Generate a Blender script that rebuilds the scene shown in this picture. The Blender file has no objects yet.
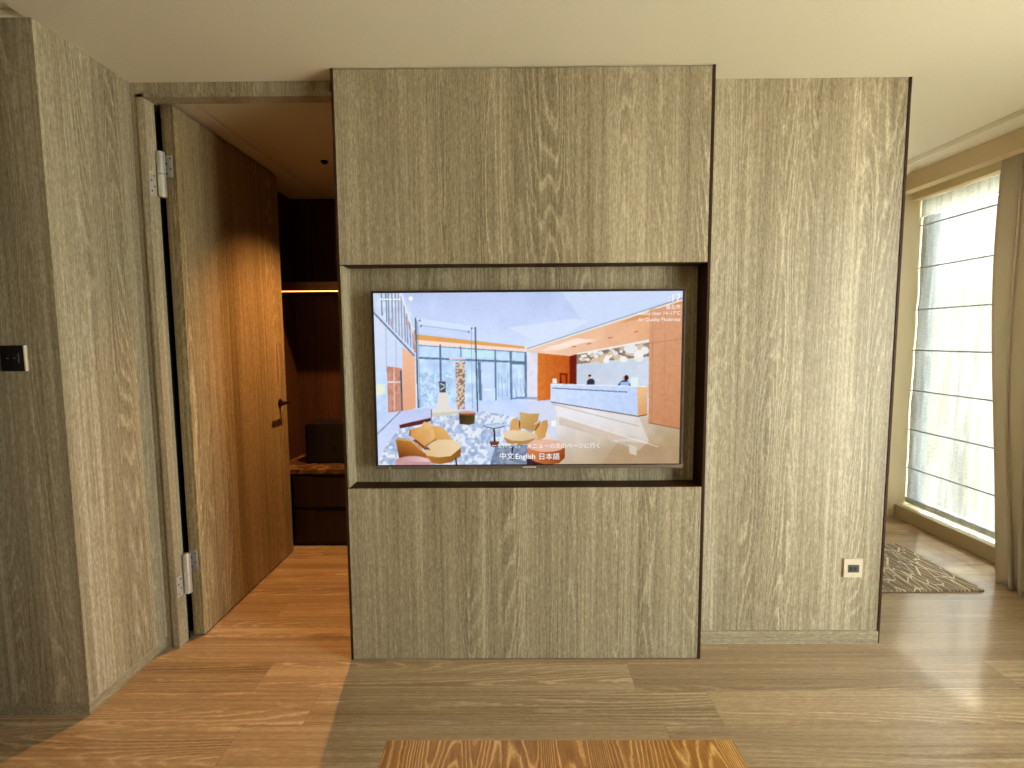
import bpy, bmesh, math, random
import numpy as np
from mathutils import Vector, Matrix
sc = bpy.context.scene
COL = sc.collection
random.seed(4)

# ------------------------------------------------------------------ camera
CAM_H, FPX, PITCH, YAW, ROLL = 1.4111, 507.5, 0.0874, -0.0064, -0.0069
fw = Vector((math.sin(YAW)*math.cos(PITCH), math.cos(YAW)*math.cos(PITCH), -math.sin(PITCH)))
r0 = Vector((math.cos(YAW), -math.sin(YAW), 0)); u0 = r0.cross(fw)
rr = r0*math.cos(ROLL) + u0*math.sin(ROLL); uu = -r0*math.sin(ROLL) + u0*math.cos(ROLL)
cd = bpy.data.cameras.new('camera'); cam = bpy.data.objects.new('camera', cd); COL.objects.link(cam)
cd.sensor_width = 36; cd.lens = FPX/1024*36; cd.clip_start = 0.02; cd.clip_end = 300
M = Matrix((rr, uu, -fw)).transposed().to_4x4(); M.translation = (0, 0, CAM_H)
cam.matrix_world = M
sc.camera = cam

# ------------------------------------------------------------------ light and exposure
vs = sc.view_settings
vs.view_transform = 'Standard'; vs.look = 'None'; vs.exposure = 0.7; vs.gamma = 1.0; vs.use_curve_mapping = False
w = bpy.data.worlds.new('sky'); sc.world = w; w.use_nodes = True
nt = w.node_tree; nt.nodes.clear()
out = nt.nodes.new('ShaderNodeOutputWorld'); bg = nt.nodes.new('ShaderNodeBackground')
tc = nt.nodes.new('ShaderNodeTexCoord'); sp = nt.nodes.new('ShaderNodeSeparateXYZ'); cr = nt.nodes.new('ShaderNodeValToRGB')
nt.links.new(tc.outputs['Generated'], sp.inputs[0]); nt.links.new(sp.outputs['Z'], cr.inputs[0])
cr.color_ramp.elements[0].position = 0.0; cr.color_ramp.elements[0].color = (.96, 1.0, .96, 1)
cr.color_ramp.elements[1].position = 0.6; cr.color_ramp.elements[1].color = (.80, .90, 1.0, 1)
nt.links.new(cr.outputs[0], bg.inputs[0]); bg.inputs[1].default_value = 12.0
nt.links.new(bg.outputs[0], out.inputs[0])

sd = bpy.data.lights.new('sun', 'SUN'); sun = bpy.data.objects.new('sun', sd); COL.objects.link(sun)
sd.energy = 19.0; sd.angle = math.radians(1.2); sd.color = (1.0, .97, .88)
sun.rotation_euler = Vector((0.605, 0.70, 1.0)).to_track_quat('Z', 'Y').to_euler()

def portal(y0, y1, z0, z1, x):
    d = bpy.data.lights.new('window_portal', 'AREA'); o = bpy.data.objects.new('window_portal', d); COL.objects.link(o)
    d.shape = 'RECTANGLE'; d.size = y1-y0; d.size_y = z1-z0; d.energy = 1.0
    d.cycles.is_portal = True
    o.location = (x, (y0+y1)/2, (z0+z1)/2)
    o.rotation_euler = (math.pi/2, 0, math.pi/2)      # local -Z -> -X

# ------------------------------------------------------------------ dimensions (metres)
H = 2.5
XL, YN, YD = -1.616, 1.795, 2.226          # left cladding, its front face, door wall
BL, BR, YB = -0.7246, 0.797, 2.134         # television wall
XR, YR = 1.676, 2.249                      # partition
YF = 3.918; XW = 2.978                     # far wall, window wall
WH = 2.425                                 # window head
portal(2.74, YF, .12, WH, 3.20); portal(-.6, 1.15, .12, WH, 3.20)

# ------------------------------------------------------------------ materials
def srgb(r, g, b):
    f = lambda c: (c/255/12.92) if c/255 <= .04045 else ((c/255+.055)/1.055)**2.4
    return (f(r), f(g), f(b), 1)
def mat(name):
    m = bpy.data.materials.new(name); m.use_nodes = True; n = m.node_tree
    return m, n, n.nodes['Principled BSDF']
def N(n, t, **k):
    x = n.nodes.new(t)
    for a, b in k.items(): setattr(x, a, b)
    return x
def mth(n, op, a, b=None, c=None):
    x = n.nodes.new('ShaderNodeMath'); x.operation = op
    for i, v in enumerate((a, b, c)):
        if v is None: continue
        if isinstance(v, (int, float)): x.inputs[i].default_value = v
        else: n.links.new(v, x.inputs[i])
    return x.outputs[0]
def noise(n, vec, scale, detail=2.0, rough=.5, dist=0.0):
    x = N(n, 'ShaderNodeTexNoise'); n.links.new(vec, x.inputs['Vector'])
    x.inputs['Scale'].default_value = scale; x.inputs['Detail'].default_value = detail
    x.inputs['Roughness'].default_value = rough; x.inputs['Distortion'].default_value = dist
    return x.outputs['Fac']
def scaled(n, vec, s, off=(0, 0, 0)):
    x = N(n, 'ShaderNodeMapping'); n.links.new(vec, x.inputs[0]); x.inputs['Scale'].default_value = s; x.inputs['Location'].default_value = off
    return x.outputs[0]
def ramp(n, fac, stops, interp='LINEAR'):
    x = N(n, 'ShaderNodeValToRGB'); n.links.new(fac, x.inputs[0]); e = x.color_ramp.elements
    x.color_ramp.interpolation = interp
    while len(e) < len(stops): e.new(.5)
    for i, (p, c) in enumerate(stops):
        e[i].position = p; e[i].color = c if len(c) == 4 else (*c, 1)
    return x.outputs[0]
def mixc(n, fac, a, b, mode='MIX'):
    x = N(n, 'ShaderNodeMix'); x.data_type = 'RGBA'; x.blend_type = mode
    for sck, v in ((x.inputs[0], fac), (x.inputs[6], a), (x.inputs[7], b)):
        if isinstance(v, (int, float)): sck.default_value = v
        elif isinstance(v, tuple): sck.default_value = v
        else: n.links.new(v, sck)
    return x.outputs[2]
def simple(name, col, rough=.5, metal=0.0, spec=.5, bump=0, bscale=200):
    m, n, p = mat(name)
    t = N(n, 'ShaderNodeTexCoord').outputs['Object']
    f = noise(n, t, bscale, 3)
    c = mixc(n, f, tuple(x*.93 for x in col[:3])+(1,), tuple(min(1, x*1.07) for x in col[:3])+(1,))
    n.links.new(c, p.inputs['Base Color'])
    p.inputs['Roughness'].default_value = rough; p.inputs['Metallic'].default_value = metal
    p.inputs['Specular IOR Level'].default_value = spec
    if bump:
        b = N(n, 'ShaderNodeBump'); b.inputs['Strength'].default_value = bump; b.inputs['Distance'].default_value = .001
        n.links.new(f, b.inputs['Height']); n.links.new(b.outputs[0], p.inputs['Normal'])
    return m

def wood_nodes(n, vec, axis, dark, mid, light, rings=30, off=(0, 0, 0), ring_amt=.42, fleck=.8, full=False, wobble=.8):
    """vec in metres; axis = the grain direction ('X','Y' or 'Z')."""
    def sc3(a, g):
        return {'X': (g, a, a), 'Y': (a, g, a), 'Z': (a, a, g)}[axis]
    v0 = scaled(n, vec, (1, 1, 1), off)
    wob = noise(n, scaled(n, v0, sc3(60, 26)), 1.0, 2, .6)
    big = noise(n, scaled(n, v0, sc3(6.5, .50)), 1.0, 1.0, .4, .15)
    hgt = mth(n, 'ADD', mth(n, 'MULTIPLY', big, rings), mth(n, 'MULTIPLY', wob, wobble))
    fr = mth(n, 'FRACT', hgt)
    line = ramp(n, fr, [(0, (0, 0, 0)), (.5, (.22, .22, .22)), (.74, (1, 1, 1)), (.86, (.5, .5, .5)), (1, (0, 0, 0))])
    zone = ramp(n, noise(n, scaled(n, v0, sc3(7.0, .28), (3.7, 1.3, 2.1)), 1.0, 1), [(.46, (.10, .10, .10)), (.64, (1, 1, 1))])
    if full: zone = mth(n, 'ADD', mth(n, 'MULTIPLY', zone, 0.0), 1.0)
    stripe = noise(n, scaled(n, v0, sc3(90, .8)), 1.0, 3, .6)
    tone = noise(n, scaled(n, v0, sc3(9.0, .22), (8.3, 5.1, .4)), 1.0, 2.5)
    pore = noise(n, scaled(n, v0, sc3(360, 26)), 1.0, 2, .65)
    pore2 = noise(n, scaled(n, v0, sc3(170, 60)), 1.0, 2, .7)
    a = mth(n, 'MULTIPLY', mth(n, 'MULTIPLY', mth(n, 'SUBTRACT', line, .38), zone), ring_amt)
    b = mth(n, 'MULTIPLY', mth(n, 'SUBTRACT', stripe, .5), .95)
    c = mth(n, 'MULTIPLY', mth(n, 'SUBTRACT', pore, .5), .8)
    d = mth(n, 'MULTIPLY', mth(n, 'SUBTRACT', pore2, .5), fleck)
    e = mth(n, 'MULTIPLY', mth(n, 'SUBTRACT', tone, .5), .85)
    s = mth(n, 'ADD', mth(n, 'ADD', mth(n, 'ADD', a, b), mth(n, 'ADD', c, d)), mth(n, 'ADD', e, .5))
    col = ramp(n, s, [(0.0, dark), (.5, mid), (1.0, light)])
    return col, s

def wood(name, axis, dark, mid, light, rough=.45, off=(0, 0, 0), **k):
    m, n, p = mat(name)
    t = N(n, 'ShaderNodeTexCoord').outputs['Object']
    col, s = wood_nodes(n, t, axis, dark, mid, light, off=off, **k)
    n.links.new(col, p.inputs['Base Color'])
    p.inputs['Roughness'].default_value = rough; p.inputs['Specular IOR Level'].default_value = .35
    b = N(n, 'ShaderNodeBump'); b.inputs['Strength'].default_value = .25; b.inputs['Distance'].default_value = .0006
    n.links.new(s, b.inputs['Height']); n.links.new(b.outputs[0], p.inputs['Normal'])
    return m
WD, WM, WL = srgb(108, 95, 70), srgb(160, 145, 116), srgb(210, 197, 166)
M_wood = wood('greige_oak_veneer', 'Z', WD, WM, WL)
M_wood2 = wood('greige_oak_veneer_partition', 'Z', WD, WM, WL, off=(4.2, 1.7, 3.3), ring_amt=.38)
M_wood3 = wood('greige_oak_veneer_left', 'Z', WD, WM, WL, off=(9.1, 2.2, 1.3))
M_wood4 = wood('greige_oak_veneer_lower', 'Z', WD, WM, WL, off=(2.35, 7.2, 6.3))
M_woodh = wood('greige_oak_baseboard', 'X', WD, WM, WL, off=(1, 2, 3))
M_woodhy = wood('greige_oak_baseboard_side', 'Y', WD, WM, WL, off=(1, 2, 3))
M_doorw = wood('oak_door_veneer', 'Z', srgb(96, 78, 50), srgb(150, 128, 90), srgb(196, 176, 136), off=(5.5, 3.1, 2.0), ring_amt=.4)
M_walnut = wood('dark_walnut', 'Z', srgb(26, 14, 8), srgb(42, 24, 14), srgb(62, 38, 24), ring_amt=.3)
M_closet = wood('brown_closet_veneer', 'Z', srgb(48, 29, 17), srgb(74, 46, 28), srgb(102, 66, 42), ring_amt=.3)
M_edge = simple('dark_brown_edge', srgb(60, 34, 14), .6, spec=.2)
M_gap = simple('black_shadow_gap', srgb(20, 15, 12), .9, spec=.1)

# floor planks
m, n, p = mat('oak_floor_planks'); M_floor = m
t = N(n, 'ShaderNodeTexCoord').outputs['Object']; s_ = N(n, 'ShaderNodeSeparateXYZ'); n.links.new(t, s_.inputs[0])
PW, PL = .185, 1.55
yv = mth(n, 'DIVIDE', mth(n, 'SUBTRACT', s_.outputs['Y'], .08), PW); row = mth(n, 'FLOOR', yv)
wn = N(n, 'ShaderNodeTexWhiteNoise'); wn.noise_dimensions = '1D'; n.links.new(row, wn.inputs['W'])
xv = mth(n, 'DIVIDE', mth(n, 'ADD', s_.outputs['X'], mth(n, 'MULTIPLY', wn.outputs['Value'], PL)), PL); colr = mth(n, 'FLOOR', xv)
cb = N(n, 'ShaderNodeCombineXYZ'); n.links.new(row, cb.inputs[0]); n.links.new(colr, cb.inputs[1])
wn2 = N(n, 'ShaderNodeTexWhiteNoise'); wn2.noise_dimensions = '2D'; n.links.new(cb.outputs[0], wn2.inputs['Vector'])
cb2 = N(n, 'ShaderNodeCombineXYZ')
n.links.new(mth(n, 'ADD', s_.outputs['X'], mth(n, 'MULTIPLY', wn2.outputs['Value'], 37.0)), cb2.inputs[0])
n.links.new(mth(n, 'ADD', s_.outputs['Y'], mth(n, 'MULTIPLY', row, 3.1)), cb2.inputs[1])
n.links.new(mth(n, 'MULTIPLY', wn2.outputs['Value'], 11.0), cb2.inputs[2])
col, s = wood_nodes(n, cb2.outputs[0], 'X', srgb(120, 95, 64), srgb(169, 141, 104), srgb(212, 188, 152), rings=22, ring_amt=.55, fleck=.35, wobble=.6)
tint = ramp(n, wn2.outputs['Value'], [(0, (.90, .90, .90)), (1, (1.06, 1.06, 1.06))])
col = mixc(n, 1.0, col, tint, 'MULTIPLY')
fy = mth(n, 'FRACT', yv); fx = mth(n, 'FRACT', xv)
jy = mth(n, 'LESS_THAN', fy, .010); jx = mth(n, 'LESS_THAN', fx, .0012)
j = mth(n, 'MAXIMUM', jy, jx)
col = mixc(n, mth(n, 'MULTIPLY', j, .55), col, srgb(84, 62, 40))
n.links.new(col, p.inputs['Base Color'])
p.inputs['Roughness'].default_value = .34; p.inputs['Specular IOR Level'].default_value = .6; p.inputs['Coat Weight'].default_value = .35; p.inputs['Coat Roughness'].default_value = .16
b = N(n, 'ShaderNodeBump'); b.inputs['Strength'].default_value = .2; b.inputs['Distance'].default_value = .0006
n.links.new(mth(n, 'SUBTRACT', s, mth(n, 'MULTIPLY', j, 2.0)), b.inputs['Height']); n.links.new(b.outputs[0], p.inputs['Normal'])

M_ceil = simple('cream_ceiling_paint', srgb(234, 226, 202), .9, spec=.2, bump=.15, bscale=120)
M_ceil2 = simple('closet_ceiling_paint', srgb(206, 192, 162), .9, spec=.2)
M_wall = simple('cream_wall_paint', srgb(222, 204, 166), .9, spec=.2)
M_fascia = simple('beige_pelmet_paint', srgb(206, 184, 142), .8, spec=.2)
M_sill = simple('beige_stone_sill', srgb(176, 158, 122), .5, bscale=40)
M_frame = simple('pale_window_aluminium', srgb(205, 214, 216), .4)
M_steel = simple('brushed_steel', srgb(214, 208, 196), .28, metal=.6)
M_bronze = simple('dark_bronze_metal', srgb(56, 44, 36), .35, metal=.8)
M_black = simple('black_plastic', srgb(22, 19, 18), .35)
M_tvframe = simple('bronze_tv_frame', srgb(128, 112, 98), .4, metal=.5)
M_tvdark = simple('dark_tv_bezel', srgb(44, 30, 24), .35)
M_plate = simple('champagne_outlet_plate', srgb(214, 196, 168), .4)
M_socket = simple('charcoal_socket', srgb(70, 66, 60), .5)
M_grey = simple('grey_print', srgb(120, 112, 104), .5)
M_curtain = None

# orange table wood
M_table = wood('orange_zebra_grain_wood', 'Y', srgb(140, 92, 36), srgb(176, 122, 58), srgb(222, 176, 108), rough=.3, wobble=.6, rings=52, ring_amt=.8, fleck=.2, full=True)

# curtain cloth
m, n, p = mat('greige_curtain_cloth'); M_curtain = m
t = N(n, 'ShaderNodeTexCoord').outputs['Object']
f = noise(n, scaled(n, t, (300, 300, 300)), 1, 2, .7); f2 = noise(n, scaled(n, t, (260, 260, 30)), 1, 2)
c = mixc(n, mth(n, 'MULTIPLY', mth(n, 'ADD', f, f2), .5), srgb(186, 176, 158), srgb(226, 216, 196))
n.links.new(c, p.inputs['Base Color']); p.inputs['Roughness'].default_value = .95; p.inputs['Specular IOR Level'].default_value = .1
p.inputs['Sheen Weight'].default_value = .3
tl_ = N(n, 'ShaderNodeBsdfTranslucent'); tl_.inputs[0].default_value = srgb(226, 212, 186); ms_ = N(n, 'ShaderNodeMixShader'); ms_.inputs[0].default_value = .42
n.links.new(p.outputs[0], ms_.inputs[1]); n.links.new(tl_.outputs[0], ms_.inputs[2]); n.links.new(ms_.outputs[0], n.nodes['Material Output'].inputs[0])

# sheer blind cloth: woven, lets part of the light straight through
def sheer(name, thru, tcol, open_col):
    m = bpy.data.materials.new(name); m.use_nodes = True; n = m.node_tree; n.nodes.clear()
    o = N(n, 'ShaderNodeOutputMaterial'); t = N(n, 'ShaderNodeTexCoord').outputs['Object']
    weave = noise(n, scaled(n, t, (1, 26, 190)), 1, 2, .6)
    fold = noise(n, scaled(n, t, (1, 17, 1.3)), 1, 2, .55, .3)
    f = mth(n, 'ADD', mth(n, 'MULTIPLY', mth(n, 'SUBTRACT', weave, .5), .7), mth(n, 'MULTIPLY', mth(n, 'SUBTRACT', fold, .5), 1.3))
    f = mth(n, 'ADD', f, thru)
    f = mth(n, 'MINIMUM', mth(n, 'MAXIMUM', f, .03), .95)
    tr = N(n, 'ShaderNodeBsdfTransparent'); tr.inputs[0].default_value = open_col
    tl = N(n, 'ShaderNodeBsdfTranslucent'); tl.inputs[0].default_value = tcol
    df = N(n, 'ShaderNodeBsdfDiffuse'); df.inputs[0].default_value = srgb(206, 202, 186)
    m1 = N(n, 'ShaderNodeMixShader'); m1.inputs[0].default_value = .5; n.links.new(tl.outputs[0], m1.inputs[1]); n.links.new(df.outputs[0], m1.inputs[2])
    m2 = N(n, 'ShaderNodeMixShader'); n.links.new(f, m2.inputs[0]); n.links.new(m1.outputs[0], m2.inputs[1]); n.links.new(tr.outputs[0], m2.inputs[2])
    n.links.new(m2.outputs[0], o.inputs[0])
    return m
M_sheer = sheer('sheer_blind_cloth', .42, (.17, .17, .165, 1), (.105, .108, .105, 1))
M_sheer2 = sheer('doubled_sheer_cloth', .12, (.30, .29, .25, 1), (.07, .07, .064, 1))
m = bpy.data.materials.new('window_glass'); m.use_nodes = True; n = m.node_tree; n.nodes.clear()
o_ = N(n, 'ShaderNodeOutputMaterial'); g1 = N(n, 'ShaderNodeBsdfTransparent'); g2 = N(n, 'ShaderNodeBsdfGlossy'); g2.inputs['Roughness'].default_value = .02
lw = N(n, 'ShaderNodeValue'); lw.outputs[0].default_value = .05; g1.inputs[0].default_value = (.95, .97, .96, 1)
mx = N(n, 'ShaderNodeMixShader'); n.links.new(lw.outputs[0], mx.inputs[0]); n.links.new(g1.outputs[0], mx.inputs[1]); n.links.new(g2.outputs[0], mx.inputs[2]); n.links.new(mx.outputs[0], o_.inputs[0])
M_glass = m

# rug: beige with a scratchy light line pattern
m, n, p = mat('patterned_rug_pile'); M_rug = m
t = N(n, 'ShaderNodeTexCoord').outputs['Object']
def ln(rot, sc_, th):
    mp = N(n, 'ShaderNodeMapping'); n.links.new(t, mp.inputs[0]); mp.inputs['Rotation'].default_value = (0, 0, rot); mp.inputs['Scale'].default_value = sc_
    x = N(n, 'ShaderNodeTexVoronoi'); x.feature = 'DISTANCE_TO_EDGE'; x.inputs['Scale'].default_value = 1; n.links.new(mp.outputs[0], x.inputs['Vector'])
    return mth(n, 'LESS_THAN', x.outputs['Distance'], th)
L = mth(n, 'MAXIMUM', ln(.5, (20, 5.5, 1), .022), ln(-.75, (17, 5, 1), .020))
fuzz = noise(n, t, 400, 2)
c = mixc(n, L, mixc(n, fuzz, srgb(122, 104, 84), srgb(150, 132, 110)), srgb(222, 210, 184))
n.links.new(c, p.inputs['Base Color']); p.inputs['Roughness'].default_value = .95; p.inputs['Specular IOR Level'].default_value = .1

# marble counter
m, n, p = mat('brown_marble'); M_marble = m
t = N(n, 'ShaderNodeTexCoord').outputs['Object']
f = noise(n, scaled(n, t, (3, 5, 3)), 1, 5, .6, 1.5)
n.links.new(ramp(n, f, [(.3, srgb(66, 46, 28)), (.5, srgb(92, 66, 42)), (.56, srgb(140, 108, 74)), (.62, srgb(82, 60, 38))]), p.inputs['Base Color'])
p.inputs['Roughness'].default_value = .25

def emis(name, col, st):
    m = bpy.data.materials.new(name); m.use_nodes = True; n = m.node_tree; n.nodes.clear()
    o = N(n, 'ShaderNodeOutputMaterial'); e = N(n, 'ShaderNodeEmission'); e.inputs[0].default_value = col; e.inputs[1].default_value = st
    n.links.new(e.outputs[0], o.inputs[0]); return m
M_led = emis('warm_led_strip', (1.0, .38, .08, 1), 4.5)
M_txt = emis('white_screen_text', (1, 1, 1, 1), .6)

# ------------------------------------------------------------------ mesh helpers
def box(bm, x0, x1, y0, y1, z0, z1):
    v = [bm.verts.new(c) for c in ((x0,y0,z0),(x1,y0,z0),(x1,y1,z0),(x0,y1,z0),(x0,y0,z1),(x1,y0,z1),(x1,y1,z1),(x0,y1,z1))]
    for f in ((3,2,1,0),(4,5,6,7),(0,1,5,4),(1,2,6,5),(2,3,7,6),(3,0,4,7)): bm.faces.new([v[i] for i in f])
def tube(bm, a, b, r, seg=16, r2=None):
    a, b = Vector(a), Vector(b); d = (b-a)
    g = bmesh.ops.create_cone(bm, cap_ends=True, segments=seg, radius1=r, radius2=r if r2 is None else r2, depth=d.length)
    q = d.to_track_quat('Z', 'Y').to_matrix().to_4x4(); q.translation = (a+b)/2
    bmesh.ops.transform(bm, matrix=q, verts=g['verts'])
def obj(name, bm, m, parent=None, bevel=0, smooth=False, seg=2):
    if bevel:
        bmesh.ops.bevel(bm, geom=[e for e in bm.edges], offset=bevel, segments=seg, affect='EDGES', clamp_overlap=True)
    me = bpy.data.meshes.new(name); bm.to_mesh(me); bm.free()
    me.materials.append(m)
    o = bpy.data.objects.new(name, me); COL.objects.link(o)
    if smooth:
        for p_ in me.polygons: p_.use_smooth = True
    if parent is not None:
        o.parent = parent
        o.matrix_parent_inverse = Matrix.Translation(-parent.location)
    return o
def boxes(name, bs, m, parent=None, bevel=0, **k):
    bm = bmesh.new()
    for b_ in bs: box(bm, *b_)
    return obj(name, bm, m, parent, bevel, **k)
def struct(name, bs, m, **k):
    o = boxes(name, bs, m, **k); o['kind'] = 'structure'; return o
def thing(name, loc, label, cat, group=None):
    o = bpy.data.objects.new(name, None); o.location = loc; o.empty_display_size = .05; COL.objects.link(o)
    o['label'] = label; o['category'] = cat
    if group: o['group'] = group
    return o

# ------------------------------------------------------------------ shell
XB0, YB0 = -3.4, -2.6                       # room reaches left and behind the camera
struct('floor', [(XB0, 3.14, YB0, 4.02, -.1, 0)], M_floor)
struct('ceiling', [(-1.64, 2.448, YB0, YD+.07, H, H+.12), (XB0, -1.64, YB0, YN, H+.03, H+.12), (XB0, -1.64, YN, YD+.07, H, H+.12),
                   (XR-.4, 2.448, YD+.07, 4.02, H, H+.12)], M_ceil)
struct('trim_1', [(2.448, 2.591, YB0, YF-.001, 2.472, H+.12)], M_ceil)                 # lowered ceiling strip
struct('trim_2', [(2.591, 2.666, YB0, YF-.001, 2.368, H+.12)], M_fascia)               # curtain pelmet
struct('trim_3', [(2.666, 3.14, YB0, YF-.001, 2.56, H+.12)], M_ceil)                   # top of the curtain pocket
struct('wall_behind', [(XB0-.1, 3.14, YB0-.1, YB0, 0, H+.12)], M_walnut)
struct('wall_left_and_blockers', [(XB0-.1, XB0, YB0, YN, 0, H+.12), (-2.0, -1.30, YB0, 1.12, 0, H-.001), (-2.0, -1.90, 1.12, 1.60, 0, H+.03)], M_wood3)  # room wall, plus two unseen slabs added to darken the left cladding
struct('wall_far', [(XR, 3.20, YF, YF+.1, 0, H+.12)], M_wall)
struct('wall_right', [(XW, 3.14, YB0, -.6, 0, 2.56), (XW, 3.14, -.6, 1.15, WH, 2.56), (XW, 3.14, 1.15, 2.74, 0, 2.56),
                      (XW, 3.14, 2.74, YF, WH, 2.56)], M_wall)
struct('trim_4', [(XW-.001, 3.16, -.6, 1.15, 0, .10), (XW-.001, 3.16, 2.74, YF-.001, 0, .10)], M_sill, bevel=.003)   # low stone sill

# timber-clad left return beside the door (near face looks to the camera)
struct('wall_left_cladding', [(XB0, XL, YN, YD+.001, .055, H-.001)], M_wood3)
struct('baseboard_left', [(XB0, XL-.008, YN+.008, YD, 0, .055)], M_woodhy)
struct('wall_left_shadow_gap', [(XB0, XL-.012, YN+.012, YD, .05, .06)], M_gap)
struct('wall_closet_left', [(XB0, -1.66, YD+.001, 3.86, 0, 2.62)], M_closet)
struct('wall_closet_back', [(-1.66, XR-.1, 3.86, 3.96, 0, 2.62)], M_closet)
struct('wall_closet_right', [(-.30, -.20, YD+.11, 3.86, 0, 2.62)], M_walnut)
struct('ceiling_closet', [(-1.66, -1.412, YD+.075, 3.86, 2.46, 2.62), (-1.408, -.30, YD+.075, 3.86, 2.46, 2.62), (-1.412, -1.408, YD+.075, 3.86, 2.468, 2.62)], M_ceil2)
struct('ceiling_closet_lining', [(-.30, XR-.1, YD+.1, 3.86, 2.50, 2.62)], M_ceil2)

# door frame
struct('trim_5', [(XL-.014, -1.586, YD+.004, YD+.075, 0, H-.001), (-1.586, BL-.05, YD+.004, YD+.07, 2.452, H-.001)], M_wood3)
struct('trim_6', [(-1.586, -1.558, YD-.004, YD+.062, 0, 2.452), (-1.586, BL-.02, YD-.004, YD+.062, 2.436, 2.452)], M_wood3, bevel=.0015)
struct('trim_7', [(-1.60, -1.56, YD+.062, YD+.075, 0, 2.44), (-1.66, -1.60, YD+.076, YD+.16, 0, 2.44)], M_gap)

# partition to the right of the television wall
struct('wall_partition', [(-.20, XR-.010, YR, 3.86, .062, H-.001)], M_wood2)
struct('trim_8', [(XR-.010, XR, YR-.004, YR+.10, 0, H-.001)], M_edge)
struct('wall_partition_side', [(XR-.010, XR-.002, YR+.10, 3.86, 0, H-.001)], M_wood2)
struct('baseboard_partition', [(-.20, XR-.011, YR-.012, YR+.08, 0, .062)], M_woodh, bevel=.002)
struct('wall_partition_lining', [(-.62, -.20, YR+.1, YR+.11, 0, H-.001)], M_walnut)

# ------------------------------------------------------------------ television wall unit
ZT, ZB = 1.7249, .7751                       # niche between these heights
YNB = 2.232                                  # niche back
tw = thing('media_wall_panel', (.036, 2.18, 0), 'greige oak wall panel unit around the television, with a wide shallow niche across its middle', 'wall panel')
boxes('upper_panel', [(BL, BR, YB, YNB, ZT, H-.004)], M_wood, tw, bevel=.0015)
boxes('lower_panel', [(BL, BR, YB, YNB, .003, ZB)], M_wood4, tw, bevel=.0015)
boxes('niche_back_panel', [(BL+.001, BR-.004, YNB, YNB+.015, ZB-.02, ZT+.02)], M_wood, tw)
boxes('niche_side', [(BL+.0005, BL+.010, YB+.001, YNB-.0005, ZB+.0035, ZT-.0035)], M_wood, tw, bevel=.001)
o = boxes('niche_shade_strips', [(BL+.002, BR-.002, YB+.003, YNB-.0005, ZB+.0005, ZB+.003), (BL+.002, BR-.002, YB+.003, YNB-.0005, ZT-.003, ZT-.0005)], M_edge, tw); o['label'] = 'dark strips standing in for shade in the niche'  # shade on the niche floor and soffit, put in as dark strips
o = boxes('edge_strip', [(BR+.001, BR+.012, YB-.002, YR-.001, 0, H-.001)], M_edge, tw); o['label'] = 'dark brown edge strip'
o = boxes('edge_strip', [(BL-.010, BL-.001, YB-.002, YB+.16, 0, H-.001)], M_edge, tw); o['label'] = 'dark brown edge strip'
o = boxes('plinth', [(BL+.01, BR-.01, YB+.010, YNB, 0, .003)], M_gap, tw); o['label'] = 'black recessed plinth'
o = boxes('shadow_gap', [(BL+.01, BR-.01, YB+.010, YNB, H-.004, H-.001)], M_gap, tw); o['label'] = 'black recessed gap under the ceiling'
struct('wall_closet_front', [(BL-.001, -.20, YNB+.015, YR+.1, 0, H-.001)], M_walnut)

# ------------------------------------------------------------------ television
TX0, TX1, TZ0, TZ1 = -.612, .724, .851, 1.6215
TY = 2.172
tv = thing('television', (.056, 2.2, .85), 'large flat television in the wall niche showing a bright hotel lobby', 'television')
bm = bmesh.new(); box(bm, TX0+.06, TX1-.06, TY+.022, TY+.052, TZ0+.05, TZ1-.06)
obj('back_housing', bm, M_black, tv, bevel=.006)
boxes('wall_mount', [(-.15, .27, TY+.052, YNB-.0005, 1.1, 1.42)], M_black, tv)
FR = .0045
bm = bmesh.new(); box(bm, TX0, TX1, TY+.003, TY+.022, TZ0, TZ1)
o = obj('cabinet', bm, M_tvframe, tv, bevel=.0015)
bm = bmesh.new()
box(bm, TX0+.002, TX0+.012, TY, TY+.004, TZ0+.015, TZ1-.002); box(bm, TX1-.014, TX1-.004, TY, TY+.004, TZ0+.015, TZ1-.002)
box(bm, TX0+.012, TX1-.014, TY, TY+.004, TZ1-.011, TZ1-.002); box(bm, TX0+.012, TX1-.014, TY, TY+.004, TZ0+.015, TZ0+.018)
o = obj('bezel', bm, M_tvdark, tv); o['label'] = 'thin dark bezel'
bm = bmesh.new()
box(bm, TX0, TX1, TY-.004, TY+.003, TZ0, TZ0+.015)
o = obj('chin', bm, M_tvframe, tv, bevel=.001); o['label'] = 'bronze lower bar'
boxes('maker_badge', [(.030, .088, TY-.0052, TY-.004, TZ0+.004, TZ0+.010)], M_plate, tv)['label'] = 'small pale badge'
boxes('sensor', [(TX0+.060, TX0+.068, TY-.0052, TY-.004, TZ0+.003, TZ0+.008)], M_plate, tv)

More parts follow.
